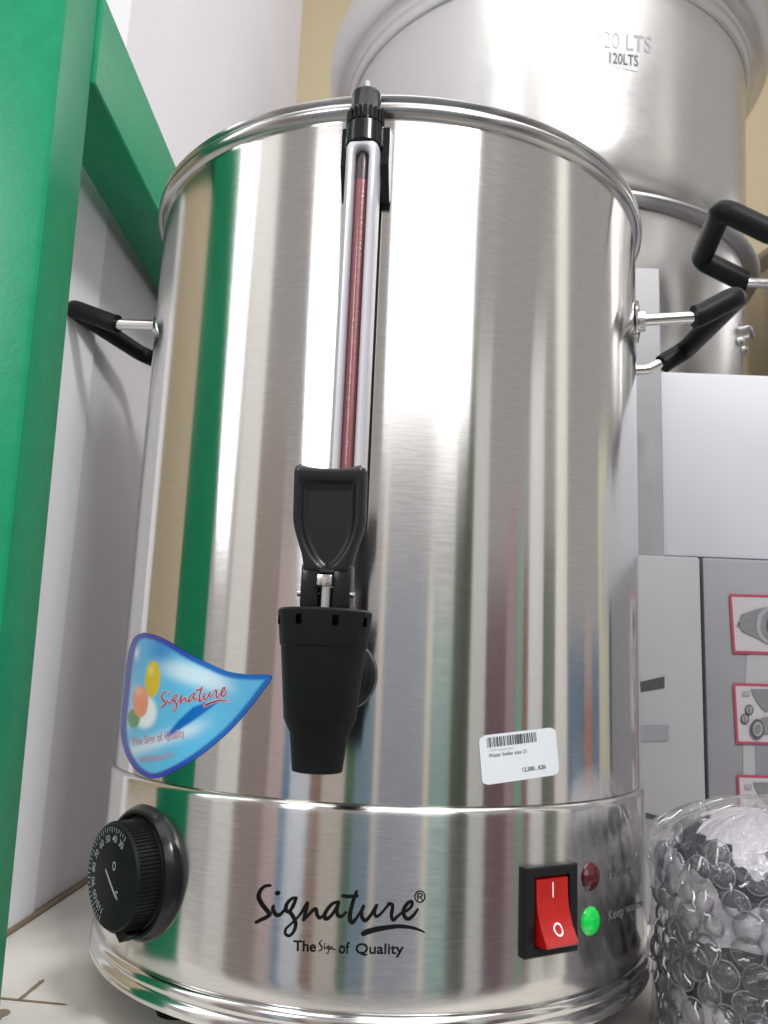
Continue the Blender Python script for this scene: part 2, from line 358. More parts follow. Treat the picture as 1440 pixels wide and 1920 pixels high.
# --- sight gauge
T, UPV, O_ = frame_axes(F0)
def G(a, z, d): return T*a + UPV*z + O_*(RB+d)
def gauge():
    ow, iw, zt, zb = 0.0077, 0.0032, 0.3888, 0.212
    zti = 0.3842
    path_o, path_i = [], []
    nA = 16; r_c = 0.0050
    # outer: left side up, rounded corners, right side down ; inner: left side up, half-round, right side down
    for k in range(7): path_o.append((-ow, zb+(zt-r_c-zb)*k/6)); path_i.append((-iw, zb+(zti-iw-zb)*k/6))
    for k in range(1, nA):
        a = PI - PI*k/nA
        ca, sa = math.cos(a), math.sin(a); e = 0.55
        path_o.append((math.copysign(abs(ca)**e, ca)*ow, zt-r_c+r_c*abs(sa)**e)); path_i.append((iw*ca, zti-iw+iw*sa))
    for k in range(7): path_o.append((ow, zb+(zt-r_c-zb)*(6-k)/6)); path_i.append((iw, zb+(zti-iw-zb)*(6-k)/6))
    V = []; F = []; sec = [(0, 0.0100), (0, 0.0172), (0.04, 0.0186), (0.18, 0.0197), (0.5, 0.0204), (0.78, 0.0195), (0.93, 0.0176), (1.0, 0.0150), (1.0, 0.0075)]
    n = len(sec)
    for (ox, oz), (ix, iz) in zip(path_o, path_i):
        for q, d in sec: V.append(G(ix+(ox-ix)*q, iz+(oz-iz)*q, d))
    for i in range(len(path_o)-1):
        for k in range(n-1): F.append((i*n+k, i*n+k+1, (i+1)*n+k+1, (i+1)*n+k))
    pydata('gauge_housing', V, F, SILVER, boiler, True, 60)
    local_box('gauge_back', Vector((0, 0, 0)), (T, UPV, O_*1.0), (-0.0074, 0.2125, RB+0.0074), (0.0074, 0.386, RB+0.0105), mat('dark_gauge_channel', (0.035, 0.03, 0.033), 0.5), boiler)
    red = mat('red_liquid_tube', (0.22, 0.062, 0.070), 0.25, noise_amt=0.45, noise_scale=1100, bump=0.2, bump_scale=700, coat=0.4)
    dk = mat('empty_tube_top', (0.07, 0.045, 0.05), 0.2, coat=0.5)
    tube('gauge_tube', [G(0, 0.213, 0.0135), G(0, 0.3705, 0.0135)], 0.0033, red, boiler, 16)
    tube('gauge_tube_empty_top', [G(0, 0.3706, 0.0135), G(0, 0.3865, 0.0135)], 0.0033, dk, boiler, 16)
gauge()
cz = 0.3885
ctr = G(0, 0, 0.0125)
cap = lathe('gauge_cap', [(0.0, cz-0.0015), (0.0084, cz-0.0015), (0.0090, cz-0.0005), (0.0088, cz+0.0095), (0.0080, cz+0.0100), (0.0080, cz+0.0102), (0.0078, cz+0.0168), (0.0072, cz+0.0178), (0.0071, cz+0.0180), (0.0070, cz+0.0262), (0.0066, cz+0.0274), (0.0058, cz+0.0279), (0.0, cz+0.0281)], BLACK, boiler, (ctr.x, ctr.y, 0), seg=40, sharp=30)
for k in range(20):
    a = 2*PI*k/20; p = Vector((ctr.x+0.0081*math.cos(a), ctr.y+0.0081*math.sin(a), 0))
    tube('cap_rib', [p+UPV*(cz+0.0104), p+UPV*(cz+0.0166)], 0.0009, BLACK, cap, 6)
lathe('gauge_vent_pin', [(0, cz+0.027), (0.0021, cz+0.027), (0.0019, cz+0.0335), (0.0012, cz+0.0345), (0, cz+0.0345)], mat('grey_vent_pin', (0.30, 0.31, 0.32), 0.3, 0.6), boiler, (ctr.x, ctr.y, 0), seg=16)
# bracket between cap and shell (wedge)
bv = []
for a in (-0.0108, 0.0118):
    for z, d in ((0.3990, 0.0118), (0.4030, 0.0), (0.3690, 0.0), (0.3655, 0.0035), (0.3800, 0.0118)): bv.append(G(a, z, d+0.0003))
pydata('gauge_bracket', bv, [(0, 1, 2, 3, 4), (9, 8, 7, 6, 5), (0, 5, 6, 1), (1, 6, 7, 2), (2, 7, 8, 3), (3, 8, 9, 4), (4, 9, 5, 0)], BLACK, boiler, False)

# --- tap
SP = 0.0485                                          # spout axis distance from shell
so = G(0, 0, SP)
lathe('tap_nut', [(0, 0.0), (0.0150, 0.0), (0.0155, 0.002), (0.0150, 0.006), (0.0125, 0.0085), (0.0095, 0.0095), (0.0090, 0.020), (0.0088, SP), (0, SP)], BLACK, boiler, G(0, 0.1470, 0.0003), O_, 48, sharp=35)
spout = lathe('tap_spout', [(0.0, 0.1135), (0.0078, 0.1135), (0.0088, 0.1127), (0.0093, 0.1130), (0.0108, 0.1262), (0.0128, 0.1300), (0.0134, 0.1312), (0.0160, 0.1575), (0.0163, 0.1580), (0.0165, 0.1583), (0.0178, 0.1700), (0.0178, 0.1708), (0.0170, 0.1716), (0.0085, 0.1722), (0.0, 0.1722)], BLACKMATT, boiler, (so.x, so.y, 0), seg=64, sharp=22)
for k in range(8):                                   # little notches round the collar: raised blocks, recess shade painted black
    a = F0 - PI/2 + 2*PI*(k+0.5)/8; e = Vector((math.cos(a), math.sin(a), 0)); tt = Vector((-e.y, e.x, 0))
    local_box('collar_notch', so+e*0.0166, (tt, UPV, e), (-0.0011, 0.1655, 0), (0.0011, 0.1690, 0.0011), mat('notch_shade_black', (0.001, 0.001, 0.001), 0.9, spec=0.0) if k == 0 else bpy.data.materials['notch_shade_black'], spout)
# yoke (two cheeks) + metal stem + cross pin
for sg in (-1, 1):
    local_box('tap_yoke', so, (T, UPV, O_), (sg*0.0062-0.0034, 0.1722, -0.0065), (sg*0.0062+0.0034, 0.1885, 0.0036), BLACK, boiler, 0.0010)
tube('tap_stem', [so+UPV*0.1715, so+UPV*0.1800], 0.0029, CHROME, boiler, 14)
local_box('tap_stem_head', so, (T, UPV, O_), (-0.0029, 0.1803, -0.003), (0.0029, 0.1845, 0.0062), CHROME, boiler, 0.0006)
tube('tap_pin', [so+UPV*0.1775-T*0.0112, so+UPV*0.1775+T*0.0108], 0.0011, CHROME, boiler, 10)
# lever paddle: dished thumb plate
def sm3(t): t = max(0, min(1, t)); return t*t*(3-2*t)
def lever():
    z0, z1 = 0.1848, 0.2268
    nu, nv = 28, 36; V = []; F = []
    def half(v):            # half width along the height, v 0 bottom .. 1 top
        w_ = 0.0094 + (0.0142-0.0094)*sm3((v-0.04)/0.50) if v < 0.54 else 0.0142 + 0.0001*(v-0.54)
        if v > 0.91: w_ *= 0.84+0.16*math.sqrt(max(0, 1-((v-0.91)/0.09)**2))
        return w_
    def front(u, v):
        hw_ = 1-abs(u)
        # dish outline: narrow round bottom, wide top
        lim = 0.80*min(1, math.sqrt(max(0, 1-(1-min(1, (v-0.06)/0.30))**2))) if v > 0.06 else 0
        inside = 0
        if lim > 0 and v < 0.86:
            e = min((lim-abs(u))/0.20, (0.86-v)/0.07)
            inside = max(0, min(1, e)); inside = inside*inside*(3-2*inside)
        edge = min(1, hw_/0.12); edge = math.sqrt(max(0, 1-(1-edge)**2)); tb = min(1, (1-v)/0.04 if v > 0.5 else v/0.05 + 0.3)
        return 0.0040*edge*math.sqrt(max(0.0, min(1, tb))) - 0.0033*inside
    for j in range(nv+1):
        v = j/nv
        for i in range(nu+1):
            u = -1+2*i/nu
            top = 0.0 if v < 0.97 else 0
            zz = z0+(z1-z0)*v - (0.0017*(1-u*u) if v > 0.9 else 0)*((v-0.9)/0.1 if v > 0.9 else 0)
            lean = -0.001 + 0.006*(v-0.2)
            V.append(so + T*(u*half(v)) + UPV*zz + O_*(lean + 0.002 + front(u, v)))
    nF = len(V)
    for j in range(nv+1):
        v = j/nv
        for i in range(nu+1):
            u = -1+2*i/nu; zz = z0+(z1-z0)*v - (0.0017*(1-u*u) if v > 0.9 else 0)*((v-0.9)/0.1 if v > 0.9 else 0)
            lean = -0.001 + 0.006*(v-0.2)
            V.append(so + T*(u*half(v)*0.98) + UPV*zz + O_*(lean - 0.0015))
    W = nu+1
    for j in range(nv):
        for i in range(nu):
            a = j*W+i; F.append((a, a+1, a+W+1, a+W)); F.append((nF+a, nF+a+W, nF+a+W+1, nF+a+1))
    for j in range(nv):
        a = j*W; F.append((a, a+W, nF+a+W, nF+a)); a = j*W+nu; F.append((a, nF+a, nF+a+W, a+W))
    for i in range(nu):
        F.append((i, nF+i, nF+i+1, i+1)); a = nv*W+i; F.append((a, a+1, nF+a+1, nF+a))
    return pydata('tap_lever', V, F, mat('glossy_black_lever', (0.009, 0.009, 0.012), 0.30, bump=0.02, bump_scale=900), boiler, True, 60)
lever()

# --- dial
KP = math.radians(-44.6); kt, ku, ko = frame_axes(KP); KZ = 0.0535
KO = cylp(KP, KZ, RBASE)
lathe('dial_bezel', [(0.0250, 0.0000), (0.0252, 0.0032), (0.0262, 0.0041), (0.0274, 0.0039), (0.0292, 0.0014), (0.0298, -0.0010), (0.0300, -0.0060)], BLACK, boiler, KO, ko, 96, close=False)
lathe('dial_well', [(0.0, 0.0002), (0.0251, 0.0002)], BLACKMATT, boiler, KO, ko, 64, close=False)
KH = 0.0150
knob = lathe('dial_knob', [(0.0, 0.0004), (0.0242, 0.0004), (0.0242, 0.0026), (0.0232, 0.0034), (0.0228, KH-0.0015), (0.0221, KH-0.0003), (0.0208, KH), (0.0, KH)], BLACKMATT, boiler, KO, ko, 96, sharp=25)
V = []; F = []
for k in range(84):                                  # fine knurl ribs round the knob, joined into one part
    a = 2*PI*k/84; e = kt*math.cos(a)+ku*math.sin(a); tt = -kt*math.sin(a)+ku*math.cos(a); b0 = len(V)
    for h, r in ((0.0036, 0.0231), (0.0134, 0.0228)):
        V += [KO+ko*h+e*(r-0.0003)-tt*0.0005, KO+ko*h+e*(r+0.0006), KO+ko*h+e*(r-0.0003)+tt*0.0005]
    F += [(b0, b0+1, b0+4, b0+3), (b0+1, b0+2, b0+5, b0+4), (b0+3, b0+4, b0+5)]
pydata('knob_knurl', V, F, BLACKMATT, knob, False)['kind'] = 'stuff'
def face(x, y): return KO + kt*x + ku*y + ko*(KH+0.00015)
def dial_text(s, ang, rad, size):
    V, F, x0, x1 = text_tris(s, 0.012); ca, sa = math.cos(ang), math.sin(ang); ex = Vector((sa, -ca)); ey = Vector((ca, sa))
    return [face(*(ey*(rad+y*size) + ex*((x-(x0+x1)/2)*size))) for x, y in V], F
DIALINK = mat('dial_print', (0.34, 0.38, 0.42), 0.6)
for i, s in enumerate(('30', '40', '50', '60', '70', '80', '90', '100', '110')):
    ang = math.radians(66 + i*22.0)
    v, f = dial_text(s, ang, 0.0148, 0.0042); pydata('dial_number', v, f, DIALINK, knob, False)
V = []; F = []
for i in range(33):
    ang = math.radians(62+i*5.9); e = Vector((math.cos(ang), math.sin(ang))); p = Vector((-e.y, e.x))*0.00022; b0 = len(V)
    r0 = 0.0193 if i % 2 else 0.0186
    V += [face(*(e*r0+p)), face(*(e*r0-p)), face(*(e*0.0212-p)), face(*(e*0.0212+p))]; F.append((b0, b0+1, b0+2, b0+3))
pydata('dial_ticks', V, F, DIALINK, knob, False)['kind'] = 'stuff'
V = []; F = []
stroke_tris([[(-0.0050, 0.0020, 0.0011), (0.0, -0.0024, 0.0011), (0.0052, -0.0068, 0.0011)], [(0.0062, -0.0078, 0.0006), (0.0052, -0.0068, 0.0006), (0.0058, -0.0050, 0.0006), (0.0072, -0.0052, 0.0006)], [(0.0060, -0.0062, 0.0006), (0.0075, -0.0080, 0.0006)]], V, F, face)
ring = [(0.0022+0.0012*math.cos(a), 0.0050+0.0016*math.sin(a), 0.0006) for a in [2*PI*k/10 for k in range(11)]]
stroke_tris([ring], V, F, face)
pydata('dial_pointer_mark', V, F, DIALINK, knob, False)
# small moulded pointer tab at the foot of the bezel
pydata('dial_tab', [KO+kt*x+ku*y+ko*h for h in (0.001, 0.0085) for x, y in ((-0.007, -0.0235), (0.009, -0.0235), (0.001, -0.0285))], [(0, 2, 1), (3, 4, 5), (0, 1, 4, 3), (1, 2, 5, 4), (2, 0, 3, 5)], BLACKMATT, boiler, False)

# --- printed logo
def base_surf(x, y): p = phi_z(x, y, RBASE); return cylp(p[0], p[1], RBASE+0.00025)
def zl(X, Y): return base_surf(440+X/3.6, 1620+Y/3.6)
LOGO = [
 [(240,145,15),(205,150,19),(176,175,22),(162,210,25),(168,242,26),(192,282,26),(222,318,26),(236,338,25),(216,358,24),(180,375,23),(147,392,20)],
 [(262,284,18),(258,305,21),(276,338,24),(300,345,22),(326,322,18),(352,290,16)],
 [(418,230,17),(390,232,19),(360,258,21),(344,296,22),(358,322,22),(386,300,18),(408,256,18)],
 [(412,240,18),(386,296,20),(374,322,22),(396,358,24),(412,405,22),(398,456,19),(368,484,17),(342,470,15),(346,438,14),(376,408,14),(414,372,14),(446,334,16),(474,290,20),(490,264,22)],
 [(490,264,22),(482,308,23),(466,376,20)],
 [(466,376,18),(500,342,18),(530,310,22),(548,306,23),(556,340,22),(572,364,20),(598,348,16),(616,330,14)],
 [(700,254,15),(660,268,20),(626,306,23),(606,346,25),(618,370,24),(650,350,20),(684,300,20),(702,258,20)],
 [(702,258,20),(690,312,22),(698,348,22),(724,352,18),(752,326,14)],
 [(730,215,20),(775,219,22),(828,214,18)],
 [(822,188,20),(798,256,24),(782,318,26),(778,368,27),(792,394,26),(818,370,19),(846,326,14),(866,290,16)],
 [(870,286,20),(856,326,22),(864,368,23),(886,380,22),(918,346,19),(946,300,20),(958,280,20)],
 [(956,284,20),(944,326,20),(956,354,18),(986,336,14),(1020,296,14),(1044,268,18)],
 [(1040,268,20),(1064,276,22),(1064,306,22),(1058,346,22),(1070,378,20),(1100,352,16),(1130,328,14)],
 [(1130,330,14),(1166,312,16),(1196,280,18),(1196,252,18),(1170,262,21),(1142,304,23),(1144,348,24),(1170,370,23),(1206,346,18),(1236,304,12)],
 [(288,197,30),(290,196,32),(293,195,28)],
 [(868,470,30),(900,456,34),(960,440,32),(1030,428,28),(1110,420,24),(1190,428,18),(1240,442,13),(1280,460,6)],
]
V = []; F = []; stroke_tris(LOGO, V, F, zl, grow=1.5)
stroke_tris([[(1250+34*math.cos(t), 220+38*math.sin(t), 8) for t in [2*PI*k/16 for k in range(17)]],
             [(1236,243,8),(1236,200,8)], [(1236,201,8),(1256,200,8),(1266,211,8),(1256,222,8),(1236,222,8)], [(1250,222,8),(1268,243,8)]], V, F, zl)
pydata('logo_script', V, F, INK, boiler, False)
def Q(x0, y0, x1, y1, x2, y2, x3, y3, ox=440, oy=1620, s=3.6): return [(ox+x/s, oy+y/s) for x, y in ((x0, y0), (x1, y1), (x2, y2), (x3, y3))]
text_on('logo_motto', 'The', Q(398, 512, 550, 517, 548, 590, 396, 585), base_surf, INK, boiler, 0.018)
text_on('logo_motto', 'of', Q(703, 522, 778, 524, 776, 604, 701, 601), base_surf, INK, boiler, 0.018)
text_on('logo_motto', 'Quality', Q(817, 532, 1142, 534, 1140, 606, 815, 604), base_surf, INK, boiler, 0.018)
V = []; F = []
stroke_tris([[(590,515,6),(572,532,8),(584,556,9),(590,574,8),(568,586,7)], [(604,552,7),(608,574,7)], [(634,552,6),(618,564,7),(630,572,6),(636,556,6),(632,598,6),(618,602,5)], [(646,556,6),(644,578,6),(658,560,7),(664,578,7),(682,574,5)], [(606,538,8),(608,538,8)]], V, F, zl)
pydata('logo_motto', V, F, INK, boiler, False)

# --- rocker switch
SWP, SWZ = phi_z(1029, 1704, RBASE); st, su, so2 = frame_axes(SWP); SO = cylp(SWP, SWZ, RBASE)
def sw(name, lo, hi, m, par, bev, taper=None): return local_box(name, SO, (st, su, so2), lo, hi, m, par, bev, 2, taper)
HWs, HHs = 0.0146, 0.0180
V = []; F = []
loops = [(HWs, HHs, -0.004), (HWs, HHs, 0.0020), (HWs-0.0006, HHs-0.0006, 0.0026), (0.0102, 0.0142, 0.0026), (0.0098, 0.0138, 0.0022), (0.0098, 0.0138, -0.003)]
for a, b, d in loops: V += [SO+st*x*a+su*y*b+so2*d for x, y in ((-1, -1), (1, -1), (1, 1), (-1, 1))]
for k in range(len(loops)-1):
    for e in range(4): F.append((k*4+e, k*4+(e+1) % 4, k*4+4+(e+1) % 4, k*4+4+e))
pydata('switch_bezel', V, F, BLACK, boiler, False)
sw('switch_well', (-0.0098, -0.0138, -0.003), (0.0098, 0.0138, 0.0004), BLACKMATT, boiler, 0)
RED = mat('red_translucent_rocker', (0.36, 0.006, 0.005), 0.20, noise_amt=0.25, noise_scale=160, coat=0.4)
prof = [(0.0132, 0.0004), (0.0128, 0.0024), (0.0060, 0.0026), (0.0005, 0.0033), (-0.0060, 0.0056), (-0.0118, 0.0092), (-0.0128, 0.0088), (-0.0134, 0.0004)]
V = []; F = []
for a in (-0.0088, -0.0085, 0.0085, 0.0088):
    for k, (z, d) in enumerate(prof): V.append(SO + st*a + su*z + so2*(d - (0.0003 if abs(a) > 0.0086 and 0 < k < 7 else 0)))
n = len(prof)
for j in range(3):
    for k in range(n-1): F.append((j*n+k, j*n+k+1, (j+1)*n+k+1, (j+1)*n+k))
F.append(list(range(n))); F.append(list(range(3*n, 4*n))[::-1])
rk = pydata('switch_rocker', V, F, RED, boiler, True, 30)
WM = mat('rocker_mark', (0.75, 0.72, 0.70), 0.5)
def rock(a, z):
    for (za, da), (zb, db) in zip(prof[1:], prof[2:]):
        if zb <= z <= za: d = da+(db-da)*(za-z)/(za-zb); return SO+st*a+su*z+so2*(d+0.00012)
    return SO+st*a+su*z+so2*0.0035
V = []; F = []; stroke_tris([[(0, 0.0112, 0.0007), (0, 0.0055, 0.0007)]], V, F, rock)
stroke_tris([[(0.0021*math.cos(t), -0.0066+0.0021*math.sin(t), 0.00075) for t in [2*PI*k/14 for k in range(15)]]], V, F, rock)
pydata('rocker_mark', V, F, WM, rk, False)

# --- pilot lamps and their worn captions
def pilot(px, py, m):
    p, z = phi_z(px, py, RBASE); t, u, o = frame_axes(p)
    return lathe('pilot_lamp', [(0.0, 0.0028), (0.0022, 0.0027), (0.0046, 0.0019), (0.0060, 0.0006), (0.0063, -0.0002), (0.0063, -0.0015)], m, boiler, cylp(p, z, RBASE), o, 14, sharp=16, close=False)
pilot(1107, 1643, mat('dark_red_lamp_lens', (0.06, 0.003, 0.006), 0.12, coat=0.6))['label'] = 'dark red unlit pilot lamp'
pilot(1107, 1727, mat('lit_green_lamp_lens', (0.0, 0.30, 0.04), 0.15, coat=0.6, Emission_Color=(0.0, 0.75, 0.08, 1), Emission_Strength=0.34))['label'] = 'glowing green pilot lamp'
text_on('lamp_caption', 'Heating', [(1140, 1630), (1184, 1619), (1185, 1635), (1141, 1647)], base_surf, mat('very_worn_print', (0.22, 0.23, 0.22), 0.45, 0.7), boiler, 0.0)
text_on('lamp_caption', 'Keep warm', [(1140, 1707), (1203, 1682), (1204, 1700), (1141, 1726)], base_surf, mat('pale_worn_print', (0.22, 0.22, 0.21), 0.5, 0.3), boiler, 0.0)

# --- price label
STK = [(897, 1380), (1041, 1363), (1048, 1452), (904, 1473)]; sq = quad_map(STK)
def stk(u, v, r=RB+0.00025): p = sq(u, v); a, z = phi_z(p.x, p.y, RB); return cylp(a, z, r)
LAB = mat('white_label_paper', (0.62, 0.66, 0.70), 0.4)
V = []; F = []; NX, NY = 40, 24; cu, cv = 0.075, 0.12
for j in range(NY+1):
    v = j/NY
    ins = 0
    for e in (v, 1-v):
        if e < cv: ins = cu*(1-math.sqrt(max(0, 1-(1-e/cv)**2)))
    for i in range(NX+1): V.append(stk(ins+(1-2*ins)*i/NX, v))
for j in range(NY):
    for i in range(NX): a = j*(NX+1)+i; F.append((a, a+1, a+NX+2, a+NX+1))
lab = pydata('price_label', V, F, LAB, boiler, True); lab['label'] = 'white price label with barcode'
V = []; F = []; u = 0.10
rb = random.Random(3)
while u < 0.735:
    wd = rb.choice((0.006, 0.006, 0.011, 0.016)); b0 = len(V)
    V += [stk(u, 0.055, RB+0.0004), stk(u+wd, 0.055, RB+0.0004), stk(u+wd, 0.255, RB+0.0004), stk(u, 0.255, RB+0.0004)]; F.append((b0, b0+1, b0+2, b0+3)); u += wd + rb.choice((0.005, 0.008, 0.013))
PR = mat('label_print', (0.03, 0.035, 0.04), 0.6)
pydata('barcode', V, F, PR, lab, False)
def lt(s, u0, v0, u1, v1, bold=0.0, m=PR):
    q = [(u0, v0), (u1, v0), (u1, v1), (u0, v1)]; text_on('label_text', s, [tuple(sq(*p)[:2]) for p in q], lambda x, y: cylp(phi_z(x, y, RB)[0], phi_z(x, y, RB)[1], RB+0.0004), m, lab, bold)
lt('CSM equipment', 0.12, 0.29, 0.44, 0.335, 0, GREYINK); lt('Water boiler size 21', 0.11, 0.375, 0.60, 0.455); lt('12,500.. KSh', 0.53, 0.745, 0.83, 0.835, 0.012)

# --- blue brand sticker: outline traced on the shell, print plus a purple reflection at left as vertex colour
SK = [(300,110),(400,135),(520,195),(650,275),(800,350),(950,415),(1100,440),(1290,445),(1306,482),(1230,590),(1130,720),(1000,870),(880,980),(740,1090),(600,1180),(470,1245),(380,1270),(310,1255),(230,1200),(170,1110),(130,1000),(115,900),(120,780),(135,640),(150,480),(165,340),(190,220),(230,140)]
SK = [(p.x, p.y) for p in smooth_path(SK + [SK[0]], 4)][:-1]
def s2px(X, Y): return 200+X/4.235, 1160+Y/4.235
def px2s(x, y): return (x-200)*4.235, (y-1160)*4.235
SKc = [phi_z(*s2px(X, Y), RB) for X, Y in SK]
def inside(p, poly):
    c = False; n = len(poly)
    for i in range(n):
        (x0, y0), (x1, y1) = poly[i], poly[i-1]
        if (y0 > p[1]) != (y1 > p[1]) and p[0] < (x1-x0)*(p[1]-y0)/(y1-y0)+x0: c = not c
    return c
def seg_d(p, poly):
    best = 1e9; n = len(poly)
    for i in range(n):
        ax, ay = poly[i-1]; bx, by = poly[i]; dx, dy = bx-ax, by-ay; t = max(0, min(1, ((p[0]-ax)*dx+(p[1]-ay)*dy)/(dx*dx+dy*dy+1e-12)))
        best = min(best, math.hypot(p[0]-ax-t*dx, p[1]-ay-t*dy))
    return best
def lin(c): return tuple(((k/255)/12.92 if k/255 < 0.04045 else ((k/255+0.055)/1.055)**2.4) for k in c)
def sm(a, b, x): t = max(0, min(1, (x-a)/(b-a))); return t*t*(3-2*t)
def mixc(a, b, t): return tuple(a[i]*(1-t)+b[i]*t for i in range(3))
SW_ = [(430,960),(560,800),(680,690),(780,655),(930,640),(860,700),(740,790),(620,870),(500,950)]
def sticker_col(X, Y):
    d = seg_d((X, Y), SK)
    c = mixc(lin((95, 190, 232)), lin((205, 232, 245)), sm(0, 1, math.exp(-((Y-(330+0.30*(X-300)))/95)**2)*sm(250, 620, X)*(1-sm(800, 1150, X))))
    c = mixc(c, lin((30, 130, 205)), 0.85*math.exp(-((X-430)/120)**2-((Y-250)/110)**2))
    c = mixc(c, lin((70, 120, 200)), 0.6*(1-sm(180, 330, X))*(1-sm(300, 500, Y)))
    c = mixc(c, lin((225, 240, 250)), 0.8*math.exp(-((Y-(1010+0.0004*(X-300)**2*0-0.35*(X-300)))/60)**2)*(1-sm(600, 900, X)))
    c = mixc(c, lin((225, 240, 250)), 0.75*math.exp(-((X-150)/40)**2)*sm(250, 400, Y)*(1-sm(800, 950, Y)))
    if inside((X, Y), SW_): c = mixc(c, lin((5, 105, 190)), sm(0, 25, seg_d((X, Y), SW_)))
    c = mixc(c, lin((235, 243, 248)), sm(1.25, 0.75, math.hypot((X-300)/95, (Y-740)/130)))
    c = mixc(c, lin((95, 150, 95)), sm(1.2, 0.8, math.hypot((X-215)/48, (Y-790)/75)))
    c = mixc(c, lin((236, 150, 112)), sm(1.1, 0.9, math.hypot((X-268)/62, (Y-660)/125)))
    c = mixc(c, lin((245, 190, 165)), 0.7*math.exp(-((X-250)/40)**2-((Y-570)/40)**2))
    c = mixc(c, lin((222, 190, 40)), sm(1.05, 0.95, math.hypot((X-365+0.05*(Y-480))/60, (Y-480)/145)))
    c = mixc(c, lin((250, 235, 130)), 0.6*math.exp(-((X-350)/25)**2-((Y-410)/45)**2))
    c = mixc(c, lin((235, 243, 250)), 0.85*math.exp(-((X-235)/25)**2-((Y-265)/55)**2))
    edge = mixc(lin((52, 66, 168)), lin((0, 104, 188)), sm(500, 900, X))  # purple left border: a reflection put into the colour
    return mixc(edge, c, sm(30, 58, d))
p0, p1 = min(p for p, z in SKc), max(p for p, z in SKc); z0, z1 = min(z for p, z in SKc), max(z for p, z in SKc)
NX, NY = 150, 130; idx = {}; V = []; F = []; COL = []; poly = SKc
grid_in = [[inside((p0+(p1-p0)*i/NX, z0+(z1-z0)*j/NY), poly) for i in range(NX+1)] for j in range(NY+1)]
def snap(p):
    best = None; n = len(poly)
    for i in range(n):
        ax, ay = poly[i-1]; bx, by = poly[i]; k = 0.15; dx, dy = (bx-ax)*k, by-ay
        t = max(0, min(1, ((p[0]-ax)*k*dx+(p[1]-ay)*dy)/(dx*dx+dy*dy+1e-15))); q = (ax+(bx-ax)*t, ay+dy*t); d = math.hypot((p[0]-q[0])*k, p[1]-q[1])
        if best is None or d < best[0]: best = (d, q)
    return best[1]
def gv(i, j):
    if (i, j) in idx: return idx[i, j]
    p = (p0+(p1-p0)*i/NX, z0+(z1-z0)*j/NY)
    if not grid_in[j][i]: p = snap(p)
    P = cylp(p[0], p[1], RB+0.0003); idx[i, j] = len(V); V.append(P)
    COL.append(sticker_col(*px2s(*proj(P)))); return idx[i, j]
for j in range(NY):
    for i in range(NX):
        k = grid_in[j][i]+grid_in[j][i+1]+grid_in[j+1][i]+grid_in[j+1][i+1]
        if k >= 1: F.append((gv(i, j), gv(i+1, j), gv(i+1, j+1), gv(i, j+1)))
SM = bpy.data.materials.new('blue_sticker_print'); SM.use_nodes = True
bb = SM.node_tree.nodes['Principled BSDF']; bb.inputs['Roughness'].default_value = 0.32
at = SM.node_tree.nodes.new('ShaderNodeVertexColor'); at.layer_name = 'print'; SM.node_tree.links.new(at.outputs[0], bb.inputs['Base Color'])
skr = pydata('brand_sticker', V, F, SM, boiler, True); skr['label'] = 'blue leaf-shaped brand sticker with fruit'
ca = skr.data.color_attributes.new('print', 'FLOAT_COLOR', 'POINT')
for i, c in enumerate(COL): ca.data[i].color = (*c, 1)
def shell(off): return lambda x, y: (lambda a: cylp(a[0], a[1], RB+off))(phi_z(x, y, RB))
def logo2(off):
    f = shell(off)
    def g(X, Y):
        u = (X-147)/(1280-147); v = (Y-145)/(490-145); sx = 437+u*545; sy = 585+v*165-u*108+u*v*35
        return f(*s2px(sx, sy))
    return g
V = []; F = []; stroke_tris(LOGO, V, F, logo2(0.00042), grow=9); pydata('sticker_script_outline', V, F, mat('pale_pink_print', (0.72, 0.55, 0.62), 0.4), skr, False)
V = []; F = []; stroke_tris(LOGO, V, F, logo2(0.00052), grow=-2); pydata('sticker_script', V, F, mat('crimson_print', (0.36, 0.02, 0.05), 0.4), skr, False)
def SQ(*p): return [s2px(p[i], p[i+1]) for i in range(0, 8, 2)]
PINK = mat('pink_print', (0.62, 0.30, 0.38), 0.4)
text_on('sticker_text', 'The Sign of Quality', SQ(200, 945, 615, 865, 630, 935, 205, 1010), shell(0.00045), PINK, skr, 0.015)
text_on('sticker_text', 'WARRANTY', SQ(262, 1095, 545, 1060, 550, 1105, 262, 1145), shell(0.00045), PINK, skr, 0.01)
adopt(boiler)

# ------------------------------------------------------------------ stock pot on the white carton (its handle reaches into the picture)
B2 = (0.5205, 0.215); ZC = 0.3890
b2 = thing('stock_pot', 'steel pot at the right edge, only its black looped handle showing above the white carton', 'pot', (B2[0], B2[1], ZC))
def L2(name, prof, m): return lathe(name, prof, m, b2, (B2[0], B2[1], 0), seg=96, close=False)
STEEL2 = brushed('brushed_steel_neighbour', (0.60, 0.59, 0.575), 0.25, 0.7, center=B2)
L2('body', [(0.0, ZC), (0.142, ZC), (0.148, ZC+0.004), (0.15, ZC+0.012), (0.15, 0.625), (0.148, 0.63)], STEEL2)
L2('rim', [(0.149, 0.628), (0.1525, 0.629), (0.1545, 0.632), (0.1535, 0.635), (0.150, 0.6375), (0.146, 0.635)], RIMSTEEL)
L2('lid', [(0.147, 0.633), (0.10, 0.640), (0.0, 0.642)], STEEL2)
handle(b2, B2, math.radians(-100), 0.551, hw=0.0500, rr=0.0050, rs=0.0108, rise=0.0265, reach=0.072, s0=0.027)
adopt(b2)

